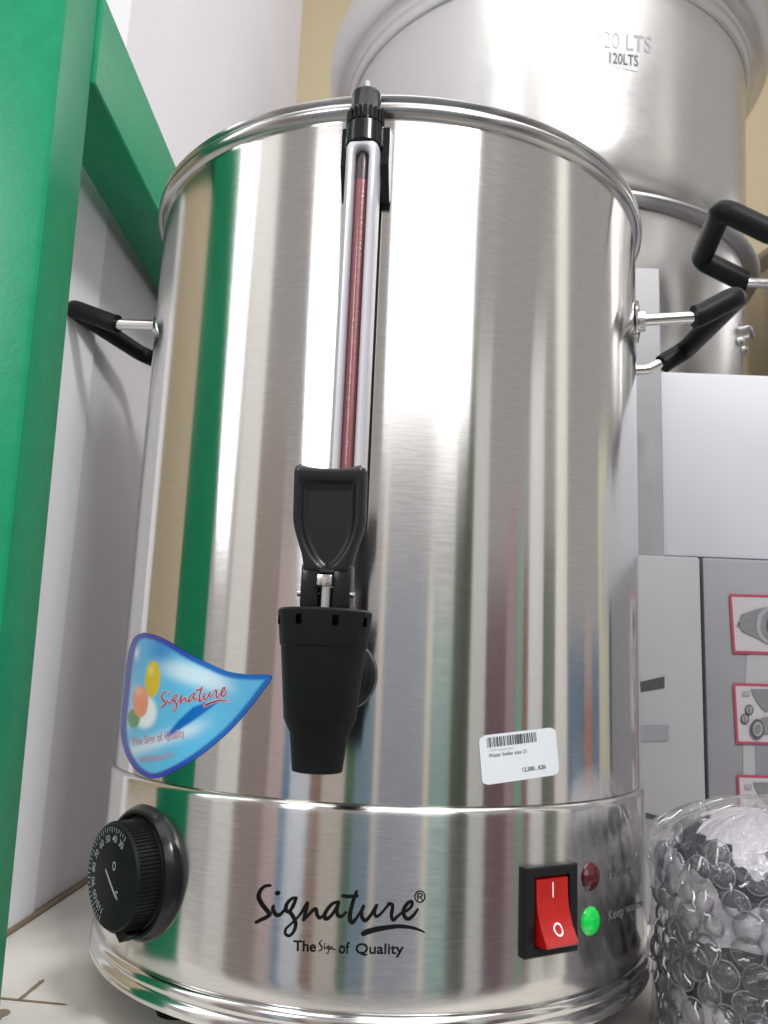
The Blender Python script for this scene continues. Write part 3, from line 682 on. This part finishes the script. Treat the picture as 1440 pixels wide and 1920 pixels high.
# ------------------------------------------------------------------ big aluminium pots behind
PC = (0.1965, 0.57)
pot = thing('cooking_pot', 'huge dull aluminium pot with rolled rim, stamped 120 litres, on top of another', 'pot', (PC[0], PC[1], 0.66))
lathe('body', [(0.0, 0.668), (0.19, 0.668), (0.235, 0.676), (0.258, 0.70), (0.2655, 0.735), (0.2712, 0.928), (0.2705, 0.96), (0.268, 0.99)], ALU, pot, (PC[0], PC[1], 0), seg=160, close=False, sharp=60)
lathe('rim', [(0.2712, 0.918), (0.2735, 0.9185), (0.2765, 0.922), (0.2780, 0.928), (0.2775, 0.933), (0.2800, 0.938), (0.2890, 0.940), (0.2975, 0.945), (0.3030, 0.955), (0.3050, 0.968), (0.3045, 0.985), (0.300, 0.998), (0.290, 1.004), (0.278, 1.000), (0.268, 0.99)], ALU, pot, (PC[0], PC[1], 0), seg=160, close=False, sharp=60)
def pot_surf(off): return lambda x, y: (lambda a: cylp(a[0], a[1], 0.2655+(a[1]-0.735)*0.0057/0.193+off, PC))(phi_z(x, y, 0.2688, PC))
PSIL = mat('silver_tape_label', (0.50, 0.50, 0.51), 0.5)
def quad_patch(name, q, surf, m, par, n=10):
    f = quad_map(q); V = [surf(*f(i/n, j/n)[:2]) for j in range(n+1) for i in range(n+1)]
    return pydata(name, V, [(j*(n+1)+i, j*(n+1)+i+1, (j+1)*(n+1)+i+1, (j+1)*(n+1)+i) for j in range(n) for i in range(n)], m, par, True)
quad_patch('size_label', [(1138, 93), (1200, 103), (1196, 133), (1138, 123)], pot_surf(0.0004), PSIL, pot)
text_on('size_text', '120LTS', [(1143, 97), (1197, 103), (1197, 124), (1143, 117)], pot_surf(0.0007), mat('stamp_black', (0.05, 0.05, 0.05), 0.6), pot, 0.012)
text_on('size_stamp', '120 LTS', [(1120, 55), (1222, 68), (1222, 98), (1120, 88)], pot_surf(0.0004), mat('faint_stamp', (0.31, 0.31, 0.325), 0.5, 0.0), pot, 0.01)
adopt(pot)
pot2 = thing('cooking_pot', 'lower aluminium pot with thin rolled rim, under the huge pot and on the white carton', 'pot', (PC[0], PC[1], 0.389))
lathe('body', [(0.0, 0.389), (0.20, 0.389), (0.232, 0.394), (0.248, 0.412), (0.2525, 0.45), (0.259, 0.60), (0.262, 0.645)], ALU, pot2, (PC[0], PC[1], 0), seg=160, close=False, sharp=60)
lathe('rim', [(0.261, 0.6475), (0.270, 0.6478), (0.277, 0.6485), (0.2795, 0.6510), (0.2785, 0.6545), (0.272, 0.6555), (0.262, 0.655)], ALU, pot2, (PC[0], PC[1], 0), seg=160, close=False, sharp=60)
p3 = thing('cooking_pot', 'aluminium pot behind the looped handle, mostly cut off by the right edge', 'pot', (0.74, 0.66, 0.389))
lathe('body', [(0.0, 0.3892), (0.17, 0.3892), (0.198, 0.398), (0.2065, 0.42), (0.212, 0.74)], ALU, p3, (0.74, 0.66, 0), seg=120, close=False, sharp=60)
lathe('rim', [(0.2115, 0.735), (0.220, 0.739), (0.226, 0.747), (0.224, 0.757), (0.212, 0.760)], ALU, p3, (0.74, 0.66, 0), seg=120, close=False, sharp=60)
adopt(p3)
# lug riveted on the flank
lg = phi_z(1392, 640, 0.258, PC); t, u, o = frame_axes(lg[0]); O = cylp(lg[0], lg[1], 0.256, PC)
tube('lug', fillet([O-t*0.016+u*0.010, O-t*0.016+u*0.010+o*0.012, O+t*0.016+u*0.010+o*0.012, O+t*0.016+u*0.010], 0.005), 0.0030, ALU, pot2, 12)
for sg in (-1, 1): lathe('rivet', [(0, 0.007), (0.004, 0.006), (0.006, 0.003), (0.0065, -0.004)], CHROME, pot2, O+t*sg*0.016-u*0.006, o, 16, close=False)
adopt(pot2)

# ------------------------------------------------------------------ cartons on the right
CARD = mat('white_carton_board', (0.44, 0.44, 0.485), 0.5, noise_amt=0.03, noise_scale=5)
CARDG = mat('grey_white_carton_board', (0.28, 0.28, 0.297), 0.55, noise_amt=0.05, noise_scale=14)
CARDP = mat('grey_printed_carton_board', (0.18, 0.179, 0.197), 0.5, noise_amt=0.09, noise_scale=20)
YC = 0.100; KC = (YC+0.015+0.515)/0.795
def cpt(x, y, off=0.0): return on_y(x, y, YC-off)
wc = box('carton', (0.172, 0.115, 0.2412), (0.95, 0.93, 0.3884), CARD, None, 0.003, 2, 0.001)
tag(wc, 'large plain white carton right of the boiler, under the lower pot', 'carton')
ca_ = thing('carton', 'plain grey-white carton with printed grey bars, between boiler and pictured carton', 'carton', (0.2, 0.4, ZT))
box('board', (0.172, YC, ZT), (0.2325, 0.70, 0.2388), CARDG, ca_, 0.002, 2)
cs = lambda x, y: cpt(x, y, 0.0006)
DKB = mat('dark_grey_bar_print', (0.04, 0.042, 0.048), 0.5); LGB = mat('light_grey_bar_print', (0.20, 0.205, 0.225), 0.5)
poly_on('printed_bar', [(1195, 1280), (1246, 1268), (1246, 1290), (1195, 1298)], cs, DKB, ca_)
poly_on('printed_bar', [(1195, 1360), (1254, 1359), (1254, 1389), (1195, 1391)], cs, LGB, ca_)
poly_on('printed_bar', [(1195, 1519), (1252, 1535), (1252, 1543), (1195, 1530)], cs, DKB, ca_)
poly_on('printed_bar', [(1195, 1530.5), (1252, 1543.5), (1252, 1553), (1195, 1543)], cs, LGB, ca_)
adopt(ca_)
cb_ = thing('carton', 'grey carton with red-framed pictures of machine parts, at the right edge', 'carton', (0.45, 0.4, ZT))
box('board', (0.2348, YC+0.001, ZT), (0.60, 0.70, 0.2388), CARDP, cb_, 0.002, 2)
cs2 = lambda k: (lambda x, y: cpt(x, y, -0.001+0.0004*k))
PALE = mat('pale_picture_ground', (0.34, 0.32, 0.345), 0.5); REDL = mat('crimson_frame_print', (0.30, 0.025, 0.065), 0.5)
GD = mat('drawing_dark', (0.05, 0.052, 0.056), 0.5); GM = mat('drawing_mid', (0.13, 0.135, 0.145), 0.5, noise_amt=0.3, noise_scale=300); GLT = mat('drawing_light', (0.22, 0.22, 0.235), 0.5)
poly_on('printed_shade', [(1400, 1230), (1440, 1205), (1560, 1180), (1560, 1480), (1394, 1470), (1393, 1390), (1396, 1300)], cs2(1), mat('pale_print_shape', (0.27, 0.265, 0.28), 0.5), cb_)
poly_on('printed_shade', [(1416, 1395), (1560, 1395), (1560, 1470), (1418, 1462)], cs2(2), mat('slate_print_shape', (0.15, 0.153, 0.178), 0.5), cb_)
def ell(cx, cy, rx, ry, n=20, rot=0): return [(cx+rx*math.cos(2*PI*k/n)*math.cos(rot)-ry*math.sin(2*PI*k/n)*math.sin(rot), cy+rx*math.cos(2*PI*k/n)*math.sin(rot)+ry*math.sin(2*PI*k/n)*math.cos(rot)) for k in range(n)]
for k, (xl0, y0, xl1, y1) in enumerate(((1372, 1118, 1379, 1220), (1379, 1285, 1385, 1390), (1386, 1457, 1392, 1560))):
    xr = 1520; s0 = (xr-xl0)*0.028
    pf = poly_on('picture', [(xl0, y0), (xr, y0+s0), (xr, y1+s0), (xl1, y1)], cs2(3), PALE, cb_)
    wd = 4.5
    fr = [((xl0-wd, y0-wd), (xr, y0+s0-wd), (xr, y0+s0), (xl0, y0)), ((xl1, y1), (xr, y1+s0), (xr, y1+s0+wd), (xl1-wd, y1+wd)), ((xl0-wd, y0-wd), (xl0, y0), (xl1, y1), (xl1-wd, y1+wd))]
    for q in fr: poly_on('picture_frame', list(q), cs2(4), REDL, pf)
    if k == 0:
        poly_on('drawing', [(1384, 1170), (1390, 1152), (1418, 1142), (1436, 1138), (1460, 1140), (1460, 1206), (1436, 1204), (1410, 1192), (1392, 1184)], cs2(5), GM, pf)
        poly_on('drawing', ell(1442, 1172, 24, 34), cs2(6), GLT, pf); poly_on('drawing', ell(1446, 1172, 19, 28), cs2(7), GM, pf); poly_on('drawing', ell(1450, 1172, 13, 20), cs2(8), GD, pf)
        poly_on('drawing', ell(1386, 1169, 3, 2.5, 8), cs2(9), GD, pf)
    else:
        oy = 0 if k == 1 else 175
        poly_on('drawing', [(1389+k*4, 1296+oy), (1402+k*4, 1296+oy), (1402+k*4, 1305+oy), (1389+k*4, 1305+oy)], cs2(5), GLT, pf)
        poly_on('drawing', [(1404+k*4, 1292+oy), (1460, 1292+oy), (1460, 1332+oy), (1430+k*4, 1334+oy), (1418+k*4, 1320+oy), (1410+k*4, 1306+oy)], cs2(5), GM, pf)
        for (ex, ey, er) in (((1405, 1331, 8), (1397, 1348, 8)) if k == 1 else ((1419, 1345, 9),)):
            poly_on('drawing', ell(ex, ey+oy, er, er*1.25), cs2(5), GD, pf); poly_on('drawing', ell(ex, ey+oy, er*0.72, er*0.95), cs2(6), GLT, pf); poly_on('drawing', [(ex-2, ey-6+oy), (ex+2, ey-6+oy), (ex+2, ey+6+oy), (ex-2, ey+6+oy)], cs2(7), GM, pf)
        if k == 1:
            poly_on('drawing', ell(1437, 1360, 18, 16), cs2(6), GM, pf)
            poly_on('drawing', ell(1420, 1367, 13, 19), cs2(7), GD, pf); poly_on('drawing', ell(1421, 1367, 9.5, 14), cs2(8), GLT, pf); poly_on('drawing', ell(1421, 1367, 6, 9), cs2(9), GM, pf)
adopt(cb_)
# thin stained metal board standing on the carton edge in front of the white carton
SHEET = mat('stained_grey_sheet', (0.22, 0.22, 0.236), 0.42, 0.1, noise_amt=0.24, noise_scale=16)
sh = box('metal_sheet', (0.170, 0.1085, 0.2392), (0.2092, 0.1110, 0.4720), SHEET, None, 0.0008, 1)
tag(sh, 'narrow stained grey metal sheet upright between boiler and white carton', 'metal sheet')

# ------------------------------------------------------------------ bubble-wrapped bundle, front right
BC = Vector((0.190, -0.090, ZT)); BR = 0.0525; BH = 0.108
bw = thing('bubble_wrap_bundle', 'bundle in clear bubble wrap beside the switch, dark goods showing through', 'wrapped bundle', BC)
DARKG = mat('dark_slate_goods', (0.008, 0.010, 0.024), 0.35, noise_amt=0.3, noise_scale=60)
FILM = film('clear_wrap_film', (0.85, 0.84, 0.87), 0.025, 0.035, 0.05, bump=1.0, bscale=150, bdist=0.004)
MILK = film('milky_wrap_layers', (0.70, 0.68, 0.72), 0.88, 0.02, 0.10, bump=0.5, bscale=220, bdist=0.001)
BUB = film('bubble_film', (0.75, 0.77, 0.82), 0.015, 0.04, 0.04, bump=0.5, bscale=240, fk=0.9, bdist=0.002)
def lump(th, z, amp, seed):
    p = Vector((math.cos(th)*1.4, math.sin(th)*1.4, z*26))
    n1 = noise.noise(p*1.3+Vector((seed, 0, 0))); n2 = abs(noise.noise(p*3.1+Vector((0, seed, 0)))); n3 = abs(noise.noise(p*7.0+Vector((0, 0, seed))))
    return amp*(0.9*n1 + 0.8*(0.3-n2) + 0.45*(0.25-n3))
def rad(th, zn):
    # squarish plan, rounded shoulders
    c, s = abs(math.cos(th)), abs(math.sin(th)); sq_ = 1/((c**3.2+s**3.2)**(1/3.2)); top = 1 if zn < 0.72 else math.sqrt(max(0.0, 1-((zn-0.72)/0.281)**2))
    return BR*(0.90*sq_+0.08)*(0.03+0.97*top) if zn > 0.72 else BR*(0.90*sq_+0.08)
def shellmesh(name, off, amp, seed, m, nt=160, nz=110, z0=0.0, z1=1.0, keep=None, hs=1.0):
    V = []; F = []
    for j in range(nz+1):
        zn = z0+(z1-z0)*j/nz
        for i in range(nt):
            th = 2*PI*i/nt; r = rad(th, zn)+off+lump(th, zn*BH, amp*(1+1.2*max(0, zn-0.6)/0.4), seed); zz = zn*BH*hs + 0.4*lump(th+2, zn*BH, amp, seed+5)*min(1, zn*8)
            V.append(BC+Vector((r*math.cos(th), r*math.sin(th), max(0.0005, zz))))
    for j in range(nz):
        zn = z0+(z1-z0)*(j+0.5)/nz
        for i in range(nt):
            if keep and not keep(2*PI*(i+0.5)/nt, zn): continue
            F.append((j*nt+i, j*nt+(i+1) % nt, (j+1)*nt+(i+1) % nt, (j+1)*nt+i))
    if not keep and z1 >= 1.0: F.append([nz*nt+i for i in range(nt)])
    o = pydata(name, V, F, m, bw, True); return o
shellmesh('wrapped_goods', -0.009, 0.001, 1.0, DARKG, 80, 40, 0.0, 0.985)
THC = math.atan2(CAM.y-BC.y, CAM.x-BC.x)
def band(th, zn):       # milky many-layer wrap leaves two dark openings
    d = (th-THC+PI) % (2*PI) - PI
    k = 0.07*noise.noise(Vector((math.cos(th)*3, math.sin(th)*3, zn*4)))+0.035*noise.noise(Vector((math.cos(th)*9, math.sin(th)*9, zn*9)))
    return not (0.26 < zn+0.03*d+k < 0.52 or 0.70 < zn+0.10*d+k < 0.81)
shellmesh('wrap_layer', -0.0030, 0.0018, 3.0, MILK, 360, 280, 0.0, 1.0, keep=band)
shellmesh('outer_film', 0.0005, 0.0045, 9.0, FILM, 260, 170, 0.0, 1.0, hs=1.05)
# bubbles: flattened domes on the dark openings and on the sides
dome = None; cnt = 0; rows = []
for zi in range(10):
    zn = 0.06+zi*0.0905
    for k in range(24): rows.append((2*PI*(k+0.5*(zi % 2))/24+0.06*random.uniform(-1, 1), zn+0.020*random.uniform(-1, 1)))
dv = []; df = []; RBb = 0.0064
for a in range(7):
    el = PI/2*a/6
    for k in range(18): dv.append((RBb*math.cos(el)*math.cos(2*PI*k/18), RBb*math.cos(el)*math.sin(2*PI*k/18), 0.0040*math.sin(el)**0.8))
for a in range(6):
    for k in range(18): df.append((a*18+k, a*18+(k+1) % 18, (a+1)*18+(k+1) % 18, (a+1)*18+k))
nb = len(dv); RING = film('bubble_rim', (0.62, 0.66, 0.76), 0.24, 0.08, 0.08, fk=0.7)
for a in range(18):
    for k in range(6):
        rr_ = RBb+0.00042*math.cos(2*PI*k/6); dv.append((rr_*math.cos(2*PI*a/18), rr_*math.sin(2*PI*a/18), 0.0002+0.00042*math.sin(2*PI*k/6)))
nf = len(df)
for a in range(18):
    for k in range(6): df.append((nb+a*6+k, nb+((a+1) % 18)*6+k, nb+((a+1) % 18)*6+(k+1) % 6, nb+a*6+(k+1) % 6))
dme = bpy.data.meshes.new('bubble'); dme.from_pydata(dv, [], df); dme.update(); dme.materials.append(BUB); dme.materials.append(RING)
for p in dme.polygons: p.material_index = 1 if p.index >= nf else 0
for p in dme.polygons: p.use_smooth = True
for th, zn in rows:
    p = BC+Vector((math.cos(th), math.sin(th), 0))*(rad(th, zn)-0.0032)+Vector((0, 0, zn*BH))
    if (p-CAM).xy.dot(Vector((math.cos(th), math.sin(th)))) > 0.02: continue          # far side never seen
    if zn > 0.88: continue
    o = bpy.data.objects.new('bubble', dme); sc.collection.objects.link(o); o.parent = bw
    n = Vector((math.cos(th), math.sin(th), 0.15 if zn > 0.6 else 0.0)); n += Vector([random.uniform(-0.15, 0.15) for _ in range(3)])
    s = random.uniform(0.78, 1.12)
    o.matrix_world = Matrix.Translation(p) @ n.to_track_quat('Z', 'Y').to_matrix().to_4x4() @ Matrix.Diagonal((s, s*random.uniform(0.9, 1.0), s, 1))
    cnt += 1
# fine pale creases added as glints of the loose film, too many to pick apart
V = []; F = []
for k in range(130):
    th0 = THC+random.uniform(-1.5, 1.5); z0_ = random.uniform(0.05, 1.0); ang = random.gauss(1.1, 0.7); ln = random.uniform(0.0015, 0.0065); n = 7; ri = random.uniform(0.00016, 0.00042); pts = []
    for i in range(n):
        q = i/(n-1); th = th0+math.cos(ang)*ln*q/BR+0.02*noise.noise(Vector((k*3.1, q*3, 0))); zn = min(0.985, z0_+math.sin(ang)*ln*q/BH+0.012*noise.noise(Vector((k*1.7, q*3, 5))))
        r = rad(th, zn)+0.0022+lump(th, zn*BH, 0.0045, 9.0); pts.append(BC+Vector((r*math.cos(th), r*math.sin(th), max(0.002, zn*BH*1.05))))
    for i, p in enumerate(pts):
        t = (pts[min(i+1, n-1)]-pts[max(i-1, 0)]).normalized(); a_ = t.orthogonal().normalized(); b_ = t.cross(a_); rr_ = ri*(0.3+1.4*math.sin(PI*(i+0.3)/n))
        for e in range(5): V.append(p+rr_*(math.cos(2*PI*e/5)*a_+math.sin(2*PI*e/5)*b_))
    b0 = len(V)-n*5
    for i in range(n-1):
        for e in range(5): F.append((b0+i*5+e, b0+i*5+(e+1) % 5, b0+(i+1)*5+(e+1) % 5, b0+(i+1)*5+e))
pydata('film_glint_creases', V, F, film('crease_glint_film', (0.9, 0.9, 0.93), 0.45, 0.25, 0.12, fk=0.8), bw, True)['kind'] = 'stuff'
bpy.context.view_layer.update()
for c in bw.children:
    c.matrix_parent_inverse = bw.matrix_world.inverted()

# ------------------------------------------------------------------ the shop behind the photographer, seen as reflections in the steel
RG = 1.35
def mirror_az(x, y=1289):
    P = on_cyl(x, y, RB); d = ray(x, y).normalized(); n = Vector((P.x, P.y, 0)).normalized(); r = d-2*d.dot(n)*n
    a = r.x**2+r.y**2; b = P.x*r.x+P.y*r.y; k = P.x**2+P.y**2-RG*RG; t = (-b+math.sqrt(b*b-a*k))/a; q = P+r*t
    return math.atan2(q.x, q.y)
GO = []
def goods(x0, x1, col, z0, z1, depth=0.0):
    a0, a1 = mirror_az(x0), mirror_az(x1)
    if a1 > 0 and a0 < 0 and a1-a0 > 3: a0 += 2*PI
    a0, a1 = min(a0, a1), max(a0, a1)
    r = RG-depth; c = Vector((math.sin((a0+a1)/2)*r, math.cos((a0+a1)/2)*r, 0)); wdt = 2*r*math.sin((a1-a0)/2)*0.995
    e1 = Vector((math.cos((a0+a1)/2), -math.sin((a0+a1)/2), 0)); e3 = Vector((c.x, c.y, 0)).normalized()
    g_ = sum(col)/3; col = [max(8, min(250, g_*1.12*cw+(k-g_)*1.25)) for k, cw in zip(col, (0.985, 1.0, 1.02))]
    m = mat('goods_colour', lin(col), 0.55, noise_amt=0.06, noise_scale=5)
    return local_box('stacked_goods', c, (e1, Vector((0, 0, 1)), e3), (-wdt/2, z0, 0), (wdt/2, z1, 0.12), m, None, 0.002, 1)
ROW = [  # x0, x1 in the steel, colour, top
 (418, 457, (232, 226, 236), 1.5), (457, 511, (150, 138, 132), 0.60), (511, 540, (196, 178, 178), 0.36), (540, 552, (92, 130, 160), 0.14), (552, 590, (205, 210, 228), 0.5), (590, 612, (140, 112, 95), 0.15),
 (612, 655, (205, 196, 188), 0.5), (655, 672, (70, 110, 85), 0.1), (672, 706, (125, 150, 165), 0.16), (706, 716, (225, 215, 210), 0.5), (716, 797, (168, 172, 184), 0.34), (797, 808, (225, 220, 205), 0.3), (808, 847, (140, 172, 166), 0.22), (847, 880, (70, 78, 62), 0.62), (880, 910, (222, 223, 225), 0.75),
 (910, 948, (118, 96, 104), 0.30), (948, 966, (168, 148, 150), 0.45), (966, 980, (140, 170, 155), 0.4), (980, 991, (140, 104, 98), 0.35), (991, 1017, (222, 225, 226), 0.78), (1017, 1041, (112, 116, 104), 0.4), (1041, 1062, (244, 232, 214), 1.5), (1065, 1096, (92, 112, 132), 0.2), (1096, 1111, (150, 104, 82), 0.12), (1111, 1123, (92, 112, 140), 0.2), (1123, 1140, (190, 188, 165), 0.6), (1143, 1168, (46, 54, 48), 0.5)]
NAMES = ['bright white', 'taupe', 'dusty pink', 'teal blue', 'bluish white', 'chestnut brown', 'cream', 'moss green', 'steel blue', 'ivory', 'lavender grey', 'pale straw', 'sea green', 'dark olive', 'light grey', 'plum', 'rosy beige', 'mint', 'russet', 'silver grey', 'slate green', 'warm white', 'slate blue', 'rust orange', 'denim blue', 'pale olive', 'black-green']
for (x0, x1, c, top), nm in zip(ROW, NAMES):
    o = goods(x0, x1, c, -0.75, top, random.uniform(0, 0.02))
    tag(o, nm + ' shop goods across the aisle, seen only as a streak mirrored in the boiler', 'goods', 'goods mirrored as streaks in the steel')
